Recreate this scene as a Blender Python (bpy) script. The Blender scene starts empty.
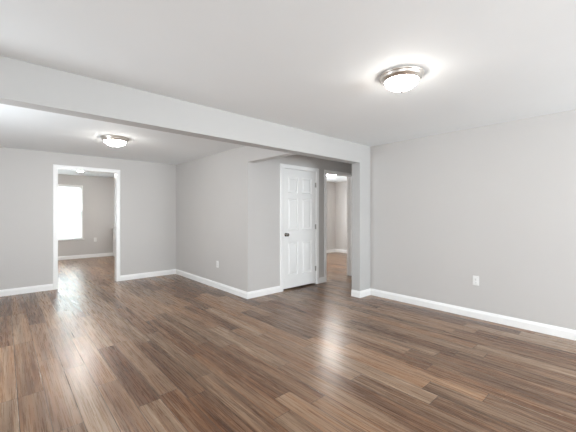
import bpy, bmesh, math
from mathutils import Vector, Matrix

S = bpy.context.scene
C = S.collection
# ------------------------------------------------------------------ camera
F_PX = 316.1
YAW = 0.7316
cam_d = bpy.data.cameras.new('camera')
cam = bpy.data.objects.new('camera', cam_d)
C.objects.link(cam)
cam.location = (0, 0, 1.31)
cam.rotation_euler = (math.pi / 2, 0, -YAW)
cam_d.sensor_fit = 'HORIZONTAL'
cam_d.sensor_width = 36
cam_d.lens = 36 * F_PX / 576
cam_d.shift_y = -2.8 / 576
cam_d.clip_start = 0.05
S.camera = cam
# ------------------------------------------------------------------ world, daylight, exposure
W = bpy.data.worlds.new('world')
S.world = W
W.use_nodes = True
bg = W.node_tree.nodes['Background']
bg.inputs[0].default_value = (0.80, 0.90, 1.0, 1)
bg.inputs[1].default_value = 1.0
S.view_settings.view_transform = 'Standard'
S.view_settings.look = 'None'
S.view_settings.exposure = 0.12
S.view_settings.gamma = 1
S.view_settings.use_curve_mapping = False


def daylight(name, loc, rot, sx, sz, power, col=(0.87, 0.945, 1.0)):
    d = bpy.data.lights.new(name, 'AREA')
    d.shape = 'RECTANGLE'
    d.size, d.size_y, d.energy, d.color = sx, sz, power, col
    o = bpy.data.objects.new(name, d)
    C.objects.link(o)
    o.location, o.rotation_euler = loc, rot
    return o


H = math.pi / 2
XL = -1.3            # inner face of the left wall
YB = -4.6            # inner face of the back wall
# daylight through window 1, the one in view; the others are added fill at unseen windows
daylight('daylight_bedroom', (1.22, 11.20, 1.33), (-H, 0, 0), 1.5, 1.9, 480)
daylight('fill_daylight_bedroom_side', (3.26, 8.7, 1.40), (H, 0, H), 1.5, 1.5, 20)
daylight('fill_daylight_room', (6.6, 6.97, 1.40), (-H, 0, 0), 1.3, 1.5, 48)
daylight('fill_daylight_living_back', (2.95, YB - .06, 1.10), (H + 1.05, 0, 0), 2.7, 1.9, 450)
daylight('fill_daylight_living_left', (XL - .06, -1.9, 1.10), (H + 0.05, 0, -H), 2.2, 1.9, 95)
daylight('fill_daylight_dining', (XL - .06, 3.75, 1.30), (H + 0.25, 0, -H), 1.25, 1.5, 62)
LAMP = 55.0          # radiance of the lit glass of the two ceiling lamps in full view
LAMP_SMALL = 200.0   # the stronger lamps of the two small rooms beyond the doorways

# ------------------------------------------------------------------ node helpers


class NT:
    def __init__(s, name):
        s.m = bpy.data.materials.new(name)
        s.m.use_nodes = True
        s.t = s.m.node_tree
        s.p = s.t.nodes['Principled BSDF']

    def n(s, typ, ins=None, **kw):
        x = s.t.nodes.new(typ)
        for k, v in kw.items():
            setattr(x, k, v)
        for k, v in (ins or {}).items():
            s.set(x.inputs[k], v)
        return x

    def set(s, sock, v):
        if isinstance(v, bpy.types.NodeSocket):
            s.t.links.new(v, sock)
        else:
            sock.default_value = v

    def math(s, op, a, b=0.0, c=0.0):
        return s.n('ShaderNodeMath', {0: a, 1: b, 2: c}, operation=op).outputs[0]

    def xyz(s, x, y, z=0.0):
        return s.n('ShaderNodeCombineXYZ', {0: x, 1: y, 2: z}).outputs[0]

    def ramp(s, f, stops):
        r = s.n('ShaderNodeValToRGB', {0: f})
        e = r.color_ramp.elements
        while len(e) < len(stops):
            e.new(0.5)
        for el, (p, c) in zip(e, stops):
            el.position, el.color = p, (*c, 1)
        return r.outputs[0]


def paint(name, col, rough=0.6, bump=0.04, scale=160, var=0.03):
    k = NT(name)
    co = k.n('ShaderNodeTexCoord').outputs['Object']
    n1 = k.n('ShaderNodeTexNoise', {'Vector': co, 'Scale': 1.3, 'Detail': 3.0}).outputs[0]
    a = tuple(c * (1 - var) for c in col)
    b = tuple(min(1, c * (1 + var)) for c in col)
    k.set(k.p.inputs['Base Color'], k.ramp(n1, [(0.3, a), (0.7, b)]))
    k.p.inputs['Roughness'].default_value = rough
    if bump:
        n2 = k.n('ShaderNodeTexNoise', {'Vector': co, 'Scale': scale, 'Detail': 2.0}).outputs[0]
        k.set(k.p.inputs['Normal'], k.n('ShaderNodeBump', {'Strength': bump, 'Distance': 0.002, 'Height': n2}).outputs[0])
    return k.m


def metal(name, col, rough):
    k = NT(name)
    co = k.n('ShaderNodeTexCoord').outputs['Object']
    n1 = k.n('ShaderNodeTexNoise', {'Vector': co, 'Scale': 40.0}).outputs[0]
    k.set(k.p.inputs['Base Color'], k.ramp(n1, [(0.3, tuple(c * .93 for c in col)), (0.7, col)]))
    k.p.inputs['Metallic'].default_value = 1
    k.p.inputs['Roughness'].default_value = rough
    return k.m


M_WALL = paint('grey_wall_paint', (0.575, 0.553, 0.534), 0.55, 0.05, 190, 0.012)
M_BEAM = paint('darkened_wall_paint', (0.505, 0.495, 0.482), 0.55, 0.05, 190, 0.012)  # wall paint in a darker copy, offsetting strong light on the beam
M_CEIL = paint('white_ceiling_paint', (0.86, 0.88, 0.885), 0.8, 0.08, 120, 0.012)
M_TRIM = paint('white_trim_gloss', (0.90, 0.893, 0.88), 0.32, 0.0)
M_DOOR = paint('white_door_paint', (0.87, 0.865, 0.85), 0.38, 0.03, 90, 0.01)
M_PLATE = paint('white_plastic', (0.84, 0.83, 0.81), 0.35, 0.0)
M_SLOT = paint('dark_slot', (0.05, 0.05, 0.05), 0.6, 0.0)
M_NICKEL = metal('brushed_nickel', (0.74, 0.70, 0.65), 0.36)
M_KNOB = metal('dark_satin_nickel', (0.22, 0.20, 0.18), 0.22)
M_HINGE = metal('dull_hinge_steel', (0.45, 0.43, 0.41), 0.4)


def lamp_glass(name, strength):
    k = NT(name)
    k.set(k.p.inputs['Base Color'], (0.9, 0.88, 0.84, 1))
    k.p.inputs['Roughness'].default_value = 0.3
    k.set(k.p.inputs['Emission Color'], (1.0, 0.962, 0.905, 1))
    k.p.inputs['Emission Strength'].default_value = strength
    return k.m


M_GLOW = lamp_glass('lit_frosted_glass', LAMP)
M_GLOW_SMALL = lamp_glass('bright_frosted_glass', LAMP_SMALL)


def pane():
    k = NT('window_glass')
    k.t.nodes.remove(k.p)
    fr = k.n('ShaderNodeFresnel', {'IOR': 1.45}).outputs[0]
    tr = k.n('ShaderNodeBsdfTransparent', {'Color': (0.95, 0.97, 0.96, 1)}).outputs[0]
    gl = k.n('ShaderNodeBsdfGlossy', {'Roughness': 0.02}).outputs[0]
    mx = k.n('ShaderNodeMixShader', {0: fr, 1: tr, 2: gl}).outputs[0]
    out = [x for x in k.t.nodes if x.type == 'OUTPUT_MATERIAL'][0]
    k.t.links.new(mx, out.inputs[0])
    return k.m


M_PANE = pane()


def blind_mat():
    k = NT('white_vinyl_slats')
    k.p.inputs['Base Color'].default_value = (0.86, 0.86, 0.85, 1)
    k.p.inputs['Roughness'].default_value = 0.4
    tl = k.n('ShaderNodeBsdfTranslucent', {'Color': (0.86, 0.88, 0.88, 1)}).outputs[0]
    mx = k.n('ShaderNodeMixShader', {0: 0.5, 1: k.p.outputs[0], 2: tl}).outputs[0]
    out = [x for x in k.t.nodes if x.type == 'OUTPUT_MATERIAL'][0]
    k.t.links.new(mx, out.inputs[0])
    return k.m


M_BLIND = blind_mat()


def floor_mat():
    k = NT('plank_vinyl_floor')
    m = k.math
    sep = k.n('ShaderNodeSeparateXYZ', {0: k.n('ShaderNodeTexCoord').outputs['Object']})
    X, Y = sep.outputs[0], sep.outputs[1]
    PW, PL = 0.150, 1.22
    xr = m('DIVIDE', m('ADD', X, 50.03), PW)
    row = m('FLOOR', xr)
    fx = m('FRACT', xr)
    off = k.n('ShaderNodeTexWhiteNoise', {'W': row}, noise_dimensions='1D').outputs[0]
    yr = m('ADD', m('DIVIDE', m('ADD', Y, 50.0), PL), off)
    col = m('FLOOR', yr)
    fy = m('FRACT', yr)
    wn = k.n('ShaderNodeTexWhiteNoise', {'Vector': k.xyz(row, col, 3.7)}, noise_dimensions='3D')
    rid = wn.outputs[0]
    sepc = k.n('ShaderNodeSeparateColor', {0: wn.outputs[1]})
    r2, r3 = sepc.outputs[1], sepc.outputs[2]
    # grain, stretched along the plank, different in each plank
    gz = m('MULTIPLY', rid, 37.0)
    big = k.n('ShaderNodeTexNoise', {'Vector': k.xyz(m('MULTIPLY', X, 24.0), m('MULTIPLY', Y, 1.1), gz), 'Scale': 1.0, 'Detail': 3.0, 'Roughness': 0.6, 'Distortion': 0.4}).outputs[0]
    fine = k.n('ShaderNodeTexNoise', {'Vector': k.xyz(m('MULTIPLY', X, 130.0), m('MULTIPLY', Y, 3.2), gz), 'Scale': 1.0, 'Detail': 4.0, 'Roughness': 0.65}).outputs[0]
    micro = k.n('ShaderNodeTexNoise', {'Vector': k.xyz(m('MULTIPLY', X, 300.0), m('MULTIPLY', Y, 30.0), gz), 'Scale': 1.0, 'Detail': 2.0}).outputs[0]
    # a plank's own tone, its broad figure and fine streaks
    t = m('ADD', m('MULTIPLY', rid, 0.33), m('MULTIPLY', big, 0.95))
    t = m('ADD', t, m('MULTIPLY', m('SUBTRACT', fine, 0.5), 0.36))
    t = m('SUBTRACT', t, 0.135)
    warm = k.ramp(t, [(0.10, (0.0415, 0.0165, 0.0093)), (0.38, (0.1343, 0.0599, 0.0288)), (0.64, (0.2540, 0.1330, 0.0695)), (0.95, (0.4206, 0.2592, 0.1500))])
    grey = k.ramp(t, [(0.10, (0.0531, 0.0281, 0.0172)), (0.38, (0.1545, 0.0918, 0.0555)), (0.64, (0.2827, 0.1907, 0.1269)), (0.95, (0.4610, 0.3389, 0.2454))])
    hue = k.n('ShaderNodeTexNoise', {'Vector': k.xyz(m('MULTIPLY', X, 30.0), m('MULTIPLY', Y, 0.9), m('ADD', gz, 11.0)), 'Scale': 1.0, 'Detail': 2.0}).outputs[0]
    hue = k.n('ShaderNodeMapRange', {0: m('ADD', m('MULTIPLY', r2, 0.4), hue), 1: 0.42, 2: 0.88, 3: 0.0, 4: 1.0}).outputs[0]
    mixc = k.n('ShaderNodeMix', {0: hue, 6: warm, 7: grey}, data_type='RGBA').outputs[2]
    # bevelled joints
    ex = m('MULTIPLY', m('MINIMUM', fx, m('SUBTRACT', 1.0, fx)), PW)
    ey = m('MULTIPLY', m('MINIMUM', fy, m('SUBTRACT', 1.0, fy)), PL)
    e = m('MINIMUM', ex, ey)
    g = k.n('ShaderNodeMapRange', {0: e, 1: 0.0008, 2: 0.0028, 3: 0.0, 4: 1.0}).outputs[0]
    joint = k.n('ShaderNodeMix', {0: g, 6: (0.035, 0.022, 0.016, 1), 7: mixc}, data_type='RGBA').outputs[2]
    k.set(k.p.inputs['Base Color'], joint)
    k.set(k.p.inputs['Roughness'], k.n('ShaderNodeMapRange', {0: fine, 1: 0.3, 2: 0.7, 3: 0.22, 4: 0.35}).outputs[0])
    k.p.inputs['Specular IOR Level'].default_value = 0.42
    hgt = m('ADD', m('MULTIPLY', fine, 0.5), m('MULTIPLY', micro, 0.35))
    hgt = m('ADD', hgt, m('MULTIPLY', g, 0.6))
    k.set(k.p.inputs['Normal'], k.n('ShaderNodeBump', {'Strength': 0.28, 'Distance': 0.0022, 'Height': hgt}).outputs[0])
    return k.m


M_FLOOR = floor_mat()

# ------------------------------------------------------------------ mesh helpers


class MB:
    def __init__(s):
        s.b = bmesh.new()

    def box(s, x0, x1, y0, y1, z0, z1, bev=0.0):
        vs = [s.b.verts.new((x, y, z)) for x in (x0, x1) for y in (y0, y1) for z in (z0, z1)]
        idx = ((0, 1, 3, 2), (4, 6, 7, 5), (0, 4, 5, 1), (2, 3, 7, 6), (0, 2, 6, 4), (1, 5, 7, 3))
        fs = [s.b.faces.new([vs[i] for i in f]) for f in idx]
        if bev:
            es = list({e for f in fs for e in f.edges})
            bmesh.ops.bevel(s.b, geom=es, offset=bev, segments=2, affect='EDGES', profile=0.5)
        return s

    def lathe(s, prof, center, axis='Z', n=48):
        """prof: (radius, height along axis) pairs."""
        cx, cy, cz = center
        rings = []
        for r, h in prof:
            ring = []
            for i in range(n if r > 1e-6 else 1):
                a = 2 * math.pi * i / n
                p = (r * math.cos(a), r * math.sin(a), h)
                if axis == '-Y':
                    p = (p[0], -p[2], p[1])
                ring.append(s.b.verts.new((cx + p[0], cy + p[1], cz + p[2])))
            rings.append(ring)
        for A, B in zip(rings, rings[1:]):
            if len(A) == 1 and len(B) == 1:
                continue
            for i in range(n):
                j = (i + 1) % n
                if len(A) == 1:
                    s.b.faces.new((A[0], B[i], B[j]))
                elif len(B) == 1:
                    s.b.faces.new((A[i], A[j], B[0]))
                else:
                    s.b.faces.new((A[i], A[j], B[j], B[i]))
        return s

    def sweep(s, path, prof, fn, sign=1):
        """prof (offset, rise) run along a 2-D path with mitred corners; fn(a, b, rise) -> xyz."""
        P = [Vector(p) for p in path]
        nrm = []
        for a, b in zip(P, P[1:]):
            d = (b - a).normalized()
            nrm.append(Vector((-d.y, d.x)) * sign)
        rows = []
        for i, p in enumerate(P):
            if i == 0:
                o = nrm[0]
            elif i == len(P) - 1:
                o = nrm[-1]
            else:
                o = (nrm[i - 1] + nrm[i])
                o = o * (2.0 / o.length_squared) if o.length > 1e-6 else nrm[i]
                o = o * 1.0
            rows.append([s.b.verts.new(fn(*(p + o * f), h)) for f, h in prof])
        m = len(prof)
        for A, B in zip(rows, rows[1:]):
            for i in range(m):
                j = (i + 1) % m
                s.b.faces.new((A[i], A[j], B[j], B[i]))
        s.b.faces.new(rows[0])
        s.b.faces.new(rows[-1][::-1])
        return s

    def build(s, name, mat, parent=None, smooth=False, origin=None):
        bmesh.ops.recalc_face_normals(s.b, faces=s.b.faces[:])
        if origin:
            bmesh.ops.translate(s.b, vec=[-c for c in origin], verts=s.b.verts[:])
        me = bpy.data.meshes.new(name)
        s.b.to_mesh(me)
        s.b.free()
        me.materials.append(mat)
        if smooth:
            for p in me.polygons:
                p.use_smooth = True
        o = bpy.data.objects.new(name, me)
        C.objects.link(o)
        if origin:
            o.location = origin
        if parent:
            o.parent = parent
        return o


def tag(o, label, cat, group=None, kind=None):
    o['label'], o['category'] = label, cat
    if group:
        o['group'] = group
    if kind:
        o['kind'] = kind
    return o


def struct(o, label, cat):
    return tag(o, label, cat, None, 'structure')


def thing(name, label, cat, loc, group=None):
    o = bpy.data.objects.new(name, None)
    C.objects.link(o)
    o.location = loc
    return tag(o, label, cat, group)


# ------------------------------------------------------------------ plan (metres; x runs along the beam, y along the planks)
HM, HD, HB = 2.379, 2.355, 2.40        # ceilings: living room, dining side and hall, bedroom
UR, UM, UP = 4.383, 2.772, 4.097       # right wall, middle wall, post
VF, VB0, VB1, VD = 6.717, 2.900, 3.052, 4.011
T = 0.12
YFR, XFR = 10.84, 3.2                  # bedroom back wall, right wall
XBR, YBR = 8.35, 6.906                 # small room behind the hall

# floor
o = MB().box(XL - T, XBR + T, YB - T, YFR + T, -0.12, 0).build('floor', M_FLOOR)
struct(o, 'brown wood plank floor running through all the rooms', 'floor')

# ceilings
o = MB().box(XL - T, UR + T, YB - T, VB0, HM, HM + .1).build('ceiling', M_CEIL)
struct(o, 'white ceiling of the front room with the big nickel lamp', 'ceiling')
o = MB().box(XL - T, UM + T, VB1, VF, HD, HD + .1).build('ceiling', M_CEIL)
struct(o, 'white ceiling beyond the beam, above the far doorway wall', 'ceiling')
o = MB().box(UM + T, 6.2, VB1, VD, HD, HD + .1).build('ceiling', M_CEIL)
struct(o, 'shaded ceiling of the hall in front of the white panel door', 'ceiling')
o = MB().box(4.49, XBR, VD + T, YBR, HD, HD + .1).build('ceiling', M_CEIL)
struct(o, 'lit ceiling of the small room seen through the right doorway', 'ceiling')
o = MB().box(-1.2, XFR, VF + T, YFR, HB, HB + .1).build('ceiling', M_CEIL)
struct(o, 'white ceiling of the room with the window, through the far doorway', 'ceiling')


def wall_y(name, x0, x1, y0, y1, z1, holes, label, mat=M_WALL):
    """wall with its length along x; holes (xa, xb, za, zb)."""
    b = MB()
    x = x0
    for xa, xb, za, zb in sorted(holes):
        b.box(x, xa, y0, y1, 0, z1)
        if za > 0:
            b.box(xa, xb, y0, y1, 0, za)
        b.box(xa, xb, y0, y1, zb, z1)
        x = xb
    b.box(x, x1, y0, y1, 0, z1)
    return struct(b.build(name, mat), label, 'wall')


def wall_x(name, x0, x1, y0, y1, z1, holes, label, mat=M_WALL):
    b = MB()
    y = y0
    for ya, yb, za, zb in sorted(holes):
        b.box(x0, x1, y, ya, 0, z1)
        if za > 0:
            b.box(x0, x1, ya, yb, 0, za)
        b.box(x0, x1, ya, yb, zb, z1)
        y = yb
    b.box(x0, x1, y, y1, 0, z1)
    return struct(b.build(name, mat), label, 'wall')


FD = (0.688, 1.602, 2.080)      # far doorway: left, right, top of the clear opening
D1 = (3.488, 4.298, 2.073)      # panel door
D2 = (4.580, 5.392, 2.085)      # right doorway
WIN = (0.78, 1.682, 0.565, 2.095)

wall_x('wall_right', UR, UR + T, YB, VB0, HM + .1, [], 'bare light grey wall on the right, with one outlet')
wall_x('wall_left', XL - T, XL, YB, VF, HM + .1, [(-3.1, -0.75, 0.12, 2.10), (3.08, 4.42, 0.6, 2.15)], 'left wall of the front room, out of the frame')
wall_y('wall_back', XL, UR + T, YB - T, YB, HM + .1, [(1.55, 4.33, 0.12, 2.10)], 'wall behind the photographer')
wall_y('wall_far', XL, UM, VF, VF + T, HB + .1, [(FD[0] - .02, FD[1] + .02, 0, FD[2] + .02)], 'light grey wall with the open cased doorway on the left')
b = MB().box(UM, UM + T, VD, VF + T, 0, HB + .1).box(UM, UM + T, VB1, VD, 2.093, HB + .1)
struct(b.build('wall_middle', M_WALL), 'light grey wall left of the panel door, with header over the hall opening', 'wall')
wall_y('wall_hall', UM + T, XBR, VD, VD + T, HB + .1, [(D1[0] - .02, D1[1] + .02, 0, D1[2] + .02), (D2[0] - .02, D2[1] + .02, 0, D2[2] + .02)],
       'grey hall wall that holds the white panel door and right doorway')
b = MB().box(XL, UR + T, VB0, VB1, 2.093, HM + .1).box(UP, UR + T, VB0, VB1, 0, 2.093)
struct(b.build('ceiling_beam', M_BEAM), 'pale dropped beam across the ceiling ending in a post at the right wall', 'beam')
# closed parts of the plan behind and beside the hall
b = MB().box(UR + T, 6.2, VB1 - T, VB1, 0, HB + .1).box(6.2, 6.2 + T, VB1 - T, VD, 0, HB + .1)
struct(b.build('wall_hall_end', M_WALL), 'wall at the hidden end of the hall behind the post', 'wall')
b = MB().box(UM + T, 4.37, VD + .72, VD + .72 + T, 0, HB + .1)
struct(b.build('wall_closet', M_WALL), 'closet back wall behind the white panel door', 'wall')
wall_x('wall_side', 4.37, 4.49, VD + T, YBR, HB + .1, [], 'left side wall of the small room beyond the right doorway')
wall_y('wall_room_back', 4.37, XBR, YBR, YBR + T, HB + .1, [(5.9, 7.3, .6, 2.15)], 'far pale wall seen through the right doorway')
wall_x('wall_room_right', XBR, XBR + T, VD, YBR + T, HB + .1, [], 'right-hand pale wall seen through the right doorway')
wall_y('wall_bedroom_back', -1.2 - T, XFR + T, YFR, YFR + T, HB + .1, [WIN], 'grey wall with the bright window, through the far doorway')
wall_x('wall_bedroom_right', XFR, XFR + T, VF + T, YFR, HB + .1, [(7.9, 9.5, .6, 2.15)], 'right wall of the room with the window')
wall_x('wall_bedroom_left', -1.2 - T, -1.2, VF + T, YFR, HB + .1, [], 'left wall of the room with the window')

# ------------------------------------------------------------------ baseboards
BP = [(0, 0), (0.0135, 0), (0.0135, 0.072), (0.0115, 0.080), (0.0095, 0.084), (0.0075, 0.094), (0.0045, 0.101), (0, 0.103)]


def base(name, path, sign, label):
    o = MB().sweep(path, BP, lambda a, c, h: (a, c, h), sign).build(name, M_TRIM)
    return struct(o, label, 'baseboard')


CW = 0.067   # casing width
base('baseboard_left', [(XL, VF), (FD[0] - CW, VF)], -1, 'white baseboard left of the far doorway')
base('baseboard_middle', [(FD[1] + CW, VF), (UM, VF), (UM, VD), (D1[0] - CW, VD)], -1, 'white baseboard from the far doorway round to the panel door')
base('baseboard_hall', [(D1[1] + CW, VD), (D2[0] - 0.052, VD)], -1, 'short white baseboard between panel door and right doorway')
base('baseboard_right', [(UR, YB), (UR, VB0), (UP, VB0), (UP, VB1)], 1, 'white baseboard of the right wall and the post')
base('baseboard_bedroom', [(-1.2, YFR), (XFR, YFR), (XFR, VF + T)], -1, 'white baseboard under the window through the far doorway')
base('baseboard_room', [(4.49, VD + T), (4.49, YBR), (XBR, YBR), (XBR, VD + T)], -1, 'white baseboard seen through the right doorway')

# ------------------------------------------------------------------ door casings and jambs
CP = [(0, 0), (0, 0.011), (0.010, 0.014), (0.045, 0.017), (0.060, 0.017), (CW, 0.012), (CW, 0)]


def doorway(name, x0, x1, zt, y0, y1, label, cwl=CW, stop=True, both=True):
    """lining, stop and moulded casing round an opening in a wall along x."""
    b = MB()
    b.box(x0 - .02, x0, y0, y1, 0, zt)
    b.box(x1, x1 + .02, y0, y1, 0, zt)
    b.box(x0 - .02, x1 + .02, y0, y1, zt, zt + .02)
    if stop:
        ym = y0 + 0.065
        b.box(x0, x0 + .011, ym, ym + .032, 0, zt - .011)
        b.box(x1 - .011, x1, ym, ym + .032, 0, zt - .011)
        b.box(x0, x1, ym, ym + .032, zt - .011, zt)
    k = cwl / CW
    cp = [(f * k, h) for f, h in CP]
    path = [(x0, 0), (x0, zt), (x1, zt), (x1, 0)]
    b.sweep(path, cp, lambda a, c, h: (a, y0 - h, c), 1)
    if both:
        b.sweep(path, cp, lambda a, c, h: (a, y1 + h, c), 1)
    return struct(b.build(name, M_TRIM), label, 'door frame')


doorway('trim_1', *FD, VF, VF + T, 'white casing of the open doorway in the far wall', stop=False)
doorway('trim_2', *D1, VD, VD + T, 'white casing round the closed six-panel door', both=False)
fr2 = doorway('trim_3', *D2, VD, VD + T, 'white casing of the open doorway right of the panel door', cwl=0.052)
sp = MB().box(D2[1] - .0025, D2[1] - .0003, VD + T - .040, VD + T - .012, 0.905, 0.965, .0004).build('strike_plate', M_KNOB, fr2)
sp['label'] = 'small dark strike plate'

# ------------------------------------------------------------------ six-panel door
dx0, dx1, dz0, dz1 = D1[0] + .004, D1[1] - .004, 0.028, D1[2] - .004
dy0, dy1 = VD + .004, VD + .039
b = MB()
ST, MS = 0.112, 0.100
xm = (dx0 + dx1) / 2
rails = [(dz0, 0.245), (0.815, 1.015), (1.560, 1.660), (1.935, dz1)]
b.box(dx0, dx0 + ST, dy0, dy1, dz0, dz1)
b.box(dx1 - ST, dx1, dy0, dy1, dz0, dz1)
b.box(xm - MS / 2, xm + MS / 2, dy0, dy1, dz0, dz1)
for za, zb in rails:
    b.box(dx0 + ST, xm - MS / 2, dy0, dy1, za, zb)
    b.box(xm + MS / 2, dx1 - ST, dy0, dy1, za, zb)
for xa, xb in ((dx0 + ST, xm - MS / 2), (xm + MS / 2, dx1 - ST)):
    for (_, za), (zb, _) in zip(rails, rails[1:]):
        lv = []
        for ins, dep in ((0.0, 0.0), (0.010, 0.011), (0.020, 0.011), (0.046, 0.003)):
            lv.append([b.b.verts.new(p) for p in ((xa + ins, dy0 + dep, za + ins), (xb - ins, dy0 + dep, za + ins), (xb - ins, dy0 + dep, zb - ins), (xa + ins, dy0 + dep, zb - ins))])
        for A, B in zip(lv, lv[1:]):
            for i in range(4):
                b.b.faces.new((A[i], A[(i + 1) % 4], B[(i + 1) % 4], B[i]))
        b.b.faces.new(lv[-1])
        b.box(xa, xb, dy0 + .0118, dy1, za, zb)
door = b.build('door_1', M_DOOR)
struct(door, 'closed white six-panel door with dark knob in the hall', 'door')
kx, kz = dx0 + 0.062, 0.945
kb = MB().lathe([(0, 0), (.031, 0), (.032, .003), (.029, .008), (.016, .011), (.012, .016), (.011, .030), (.016, .036), (.025, .042), (.029, .052), (.028, .060), (.022, .067), (.012, .071), (0, .072)], (kx, dy0, kz), '-Y', 32).build('doorknob', M_KNOB, door, True)
kb['label'] = 'round dark nickel doorknob'
for z in (0.29, 1.06, 1.83):
    hb = MB().lathe([(0, -.046), (.004, -.046), (.0075, -.042), (.0075, .042), (.004, .046), (0, .046)], (dx1 + .002, dy0 - .006, z), 'Z', 16)
    hb.box(dx1 - .022, dx1 + .001, dy0 - .0018, dy0 + .001, z - .042, z + .042)
    hb.build('hinge', M_HINGE, door)['label'] = 'grey steel butt hinge'

# ------------------------------------------------------------------ window with blind (through the far doorway)
wx0, wx1, wz0, wz1 = WIN
b = MB()
y0, y1 = YFR, YFR + T
fw = 0.02
for q in ((wx0, wx0 + fw, wz0, wz1), (wx1 - fw, wx1, wz0, wz1), (wx0, wx1, wz0, wz0 + fw), (wx0, wx1, wz1 - fw, wz1)):
    b.box(q[0], q[1], y0 + .05, y1, q[2], q[3])
win = b.build('window_1', M_TRIM)
struct(win, 'bright sash window with lowered white blind, through the far doorway', 'window')
zm = (wz0 + wz1) / 2
for za, zb, yy in ((wz0 + fw, zm + .02, y0 + .062), (zm - .02, wz1 - fw, y0 + .092)):
    b = MB()
    xa, xb = wx0 + fw, wx1 - fw
    for q in ((xa, xa + .024, za, zb), (xb - .024, xb, za, zb), (xa, xb, za, za + .04), (xa, xb, zb - .04, zb)):
        b.box(q[0], q[1], yy, yy + .026, q[2], q[3])
    sash = b.build('window_sash', M_TRIM, win)
    MB().box(xa + .02, xb - .02, yy + .011, yy + .015, za + .035, zb - .035).build('glass_pane', M_PANE, sash)
b = MB().sweep([(wx0, wz0), (wx0, wz1), (wx1, wz1), (wx1, wz0), (wx0, wz0)], [(0, 0), (0, .010), (.018, .012), (.022, .008), (.022, 0)], lambda a, c, h: (a, y0 - h, c), 1)
b.build('window_casing', M_TRIM, win)
MB().box(wx0 - .06, wx1 + .06, y0 - .032, y0 + .05, wz0 - .022, wz0, .003).build('window_sill', M_TRIM, win)
t = thing('window_blind', 'lowered white slatted blind in the bright window beyond the far doorway', 'blind', ((wx0 + wx1) / 2, y0 + .024, wz1))
bw = (wx1 - wx0) / 2 - .006
MB().box(-bw, bw, -.022, .018, -.045, -.001, .003).build('headrail', M_PLATE, t)
b = MB()
zz = -0.062
while zz > wz0 - wz1 + .045:
    # closed slats, tilted and overlapping
    a = math.radians(68)
    c, s_ = math.cos(a) * .0125, math.sin(a) * .0125
    p = [(-bw, -c, zz - s_), (bw, -c, zz - s_), (bw, c, zz + s_), (-bw, c, zz + s_)]
    q = [(x, y + .0008, z + .0003) for x, y, z in p]
    va = [b.b.verts.new(v) for v in p]
    vb = [b.b.verts.new(v) for v in q]
    b.b.faces.new(va)
    b.b.faces.new(vb[::-1])
    for i in range(4):
        b.b.faces.new((va[i], vb[i], vb[(i + 1) % 4], va[(i + 1) % 4]))
    zz -= .0205
b.build('blind_slats', M_BLIND, t)
MB().box(-bw, bw, -.013, .013, wz0 - wz1 + .012, wz0 - wz1 + .030, .003).build('bottom_rail', M_PLATE, t)

# unseen windows, added at guessed positions to bring daylight into the rooms


def added_window(name, lo, hi, axis, at, label, za=.6, zb=2.15):
    b = MB()
    w = .05
    for q in ((lo, lo + w, za, zb), (hi - w, hi, za, zb), (lo, hi, za, za + w), (lo, hi, zb - w, zb)):
        if axis == 'y':
            b.box(at - .10, at - .02, q[0], q[1], q[2], q[3])
        else:
            b.box(q[0], q[1], at - .10, at - .02, q[2], q[3])
    struct(b.build(name, M_TRIM), label, 'window')


added_window('added_window_2', 1.55, 4.33, 'x', YB, 'unseen tall window behind the photographer, added for daylight', .12, 2.10)
added_window('added_window_3', -3.1, -0.75, 'y', XL, 'unseen tall front room window left of the frame, added for daylight', .12, 2.10)
added_window('added_window_5', 5.9, 7.3, 'x', YBR + T + .02, 'unseen window added to brighten the small room')
added_window('added_window_6', 7.9, 9.5, 'y', XFR + T + .02, 'unseen window added to brighten the far room')
added_window('added_window_4', 3.08, 4.42, 'y', XL, 'unseen window left of the frame, beyond the beam, added for daylight')

# ------------------------------------------------------------------ ceiling lamps
GL = 'round flush ceiling lamps'


def ceiling_light(x, y, z, label, glow=M_GLOW, R=0.172):
    t = thing('ceiling_light', label, 'ceiling lamp', (x, y, z), GL)
    k = R / 0.172
    pan = [(0, 0), (.172, 0), (.172, -.008), (.168, -.014), (.160, -.018), (.162, -.026), (.157, -.034), (.147, -.040), (.143, -.048), (.136, -.052), (.130, -.050), (.130, -.036), (0, -.036)]
    MB().lathe([(r * k, h) for r, h in pan], (0, 0, 0), n=64).build('metal_pan', M_NICKEL, t, True)['label'] = 'stepped brushed nickel pan'
    dome = [(.129, -.044)]
    for i in range(1, 13):
        a = i / 12 * math.pi / 2
        dome.append((.129 * math.cos(a), -.044 - .072 * math.sin(a)))
    dome[-1] = (0, -.116)
    MB().lathe([(r * k, h) for r, h in dome], (0, 0, 0), n=48).build('glass_dome', glow, t, True)['label'] = 'glowing white glass bowl'
    MB().lathe([(0, -.113), (.013, -.1145), (.014, -.119), (.008, -.123), (.010, -.128), (.006, -.134), (0, -.135)], (0, 0, 0), n=20).build('finial', M_NICKEL, t, True)['label'] = 'small nickel finial'
    return t


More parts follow.
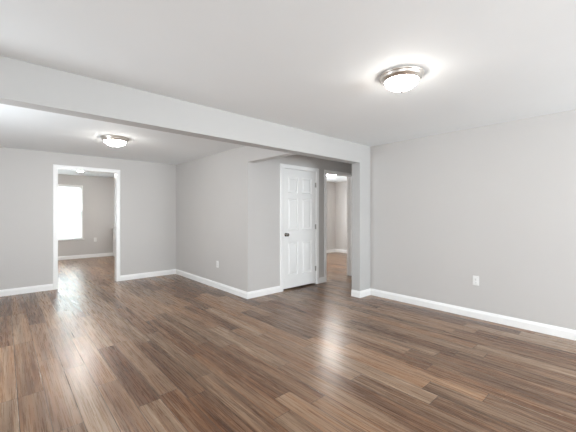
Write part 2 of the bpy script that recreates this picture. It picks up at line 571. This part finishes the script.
ceiling_light(2.289, 1.235, HM, 'large nickel-rimmed glass ceiling lamp, the nearest, on the front room ceiling', M_GLOW, 0.163)
ceiling_light(1.146, 4.873, HD, 'nickel-rimmed glass ceiling lamp beyond the beam, in front of the far doorway', M_GLOW, 0.178)
ceiling_light(6.32, 5.36, HD, 'bright round ceiling lamp glimpsed through the right doorway', M_GLOW_SMALL)
ceiling_light(1.33, 8.75, HB, 'ceiling lamp just under the head of the far doorway', M_GLOW_SMALL)

# ------------------------------------------------------------------ wall outlets
GO = 'white duplex outlets low on the walls'


def outlet(loc, rotz, label):
    """plate faces -y before rotation."""
    t = thing('wall_outlet', label, 'electrical outlet', loc, GO)
    t.rotation_euler = (0, 0, rotz)
    MB().box(-.036, .036, -.006, 0, -.059, .059, .0025).build('cover_plate', M_PLATE, t)
    for z in (-.020, .020):
        s = MB().box(-.0165, .0165, -.0085, -.004, z - .0145, z + .0145, .003).build('socket', M_PLATE, t)
        MB().box(-.0075, -.0050, -.0090, -.0080, z - .003, z + .007).box(.0050, .0075, -.0090, -.0080, z - .003, z + .007).box(-.0022, .0022, -.0090, -.0080, z - .0105, z - .006).build('socket_slots', M_SLOT, s)
    MB().lathe([(0, .0058), (.003, .0058), (.003, .0072), (0, .0075)], (0, 0, 0), '-Y', 12).build('screw', M_HINGE, t)
    return t


outlet((UR, 1.370, .468), -H, 'white duplex outlet on the bare right wall')
outlet((UM, 4.928, .419), -H, 'white outlet on the middle wall, left of the hall corner')
outlet((2.016, YFR, .525), 0, 'white outlet right of the window, through the far doorway')

# ------------------------------------------------------------------ low cabinet beyond the far doorway
t = thing('low_cabinet', 'waist-high white cabinet edge with overhanging top, at the right inside the far doorway', 'cabinet', (2.815, 10.58, 0))
MB().box(-.335, .335, -.215, .225, 0, .835, .002).build('carcass', M_DOOR, t)
MB().box(-.36, .355, -.24, .235, .835, .862, .004).build('cabinet_top', M_TRIM, t)
for xa, xb in ((-.322, -.005), (.005, .322)):
    d = MB().box(xa, xb, -.233, -.2155, .09, .815, .003).build('cabinet_door', M_DOOR, t)
    kx_ = xb - .04 if xa < -.1 else xa + .04
    MB().lathe([(0, .233), (.006, .233), (.006, .245), (.013, .250), (.013, .256), (0, .259)], (kx_, 0, .62), '-Y', 16).build('knob', M_NICKEL, d, True)
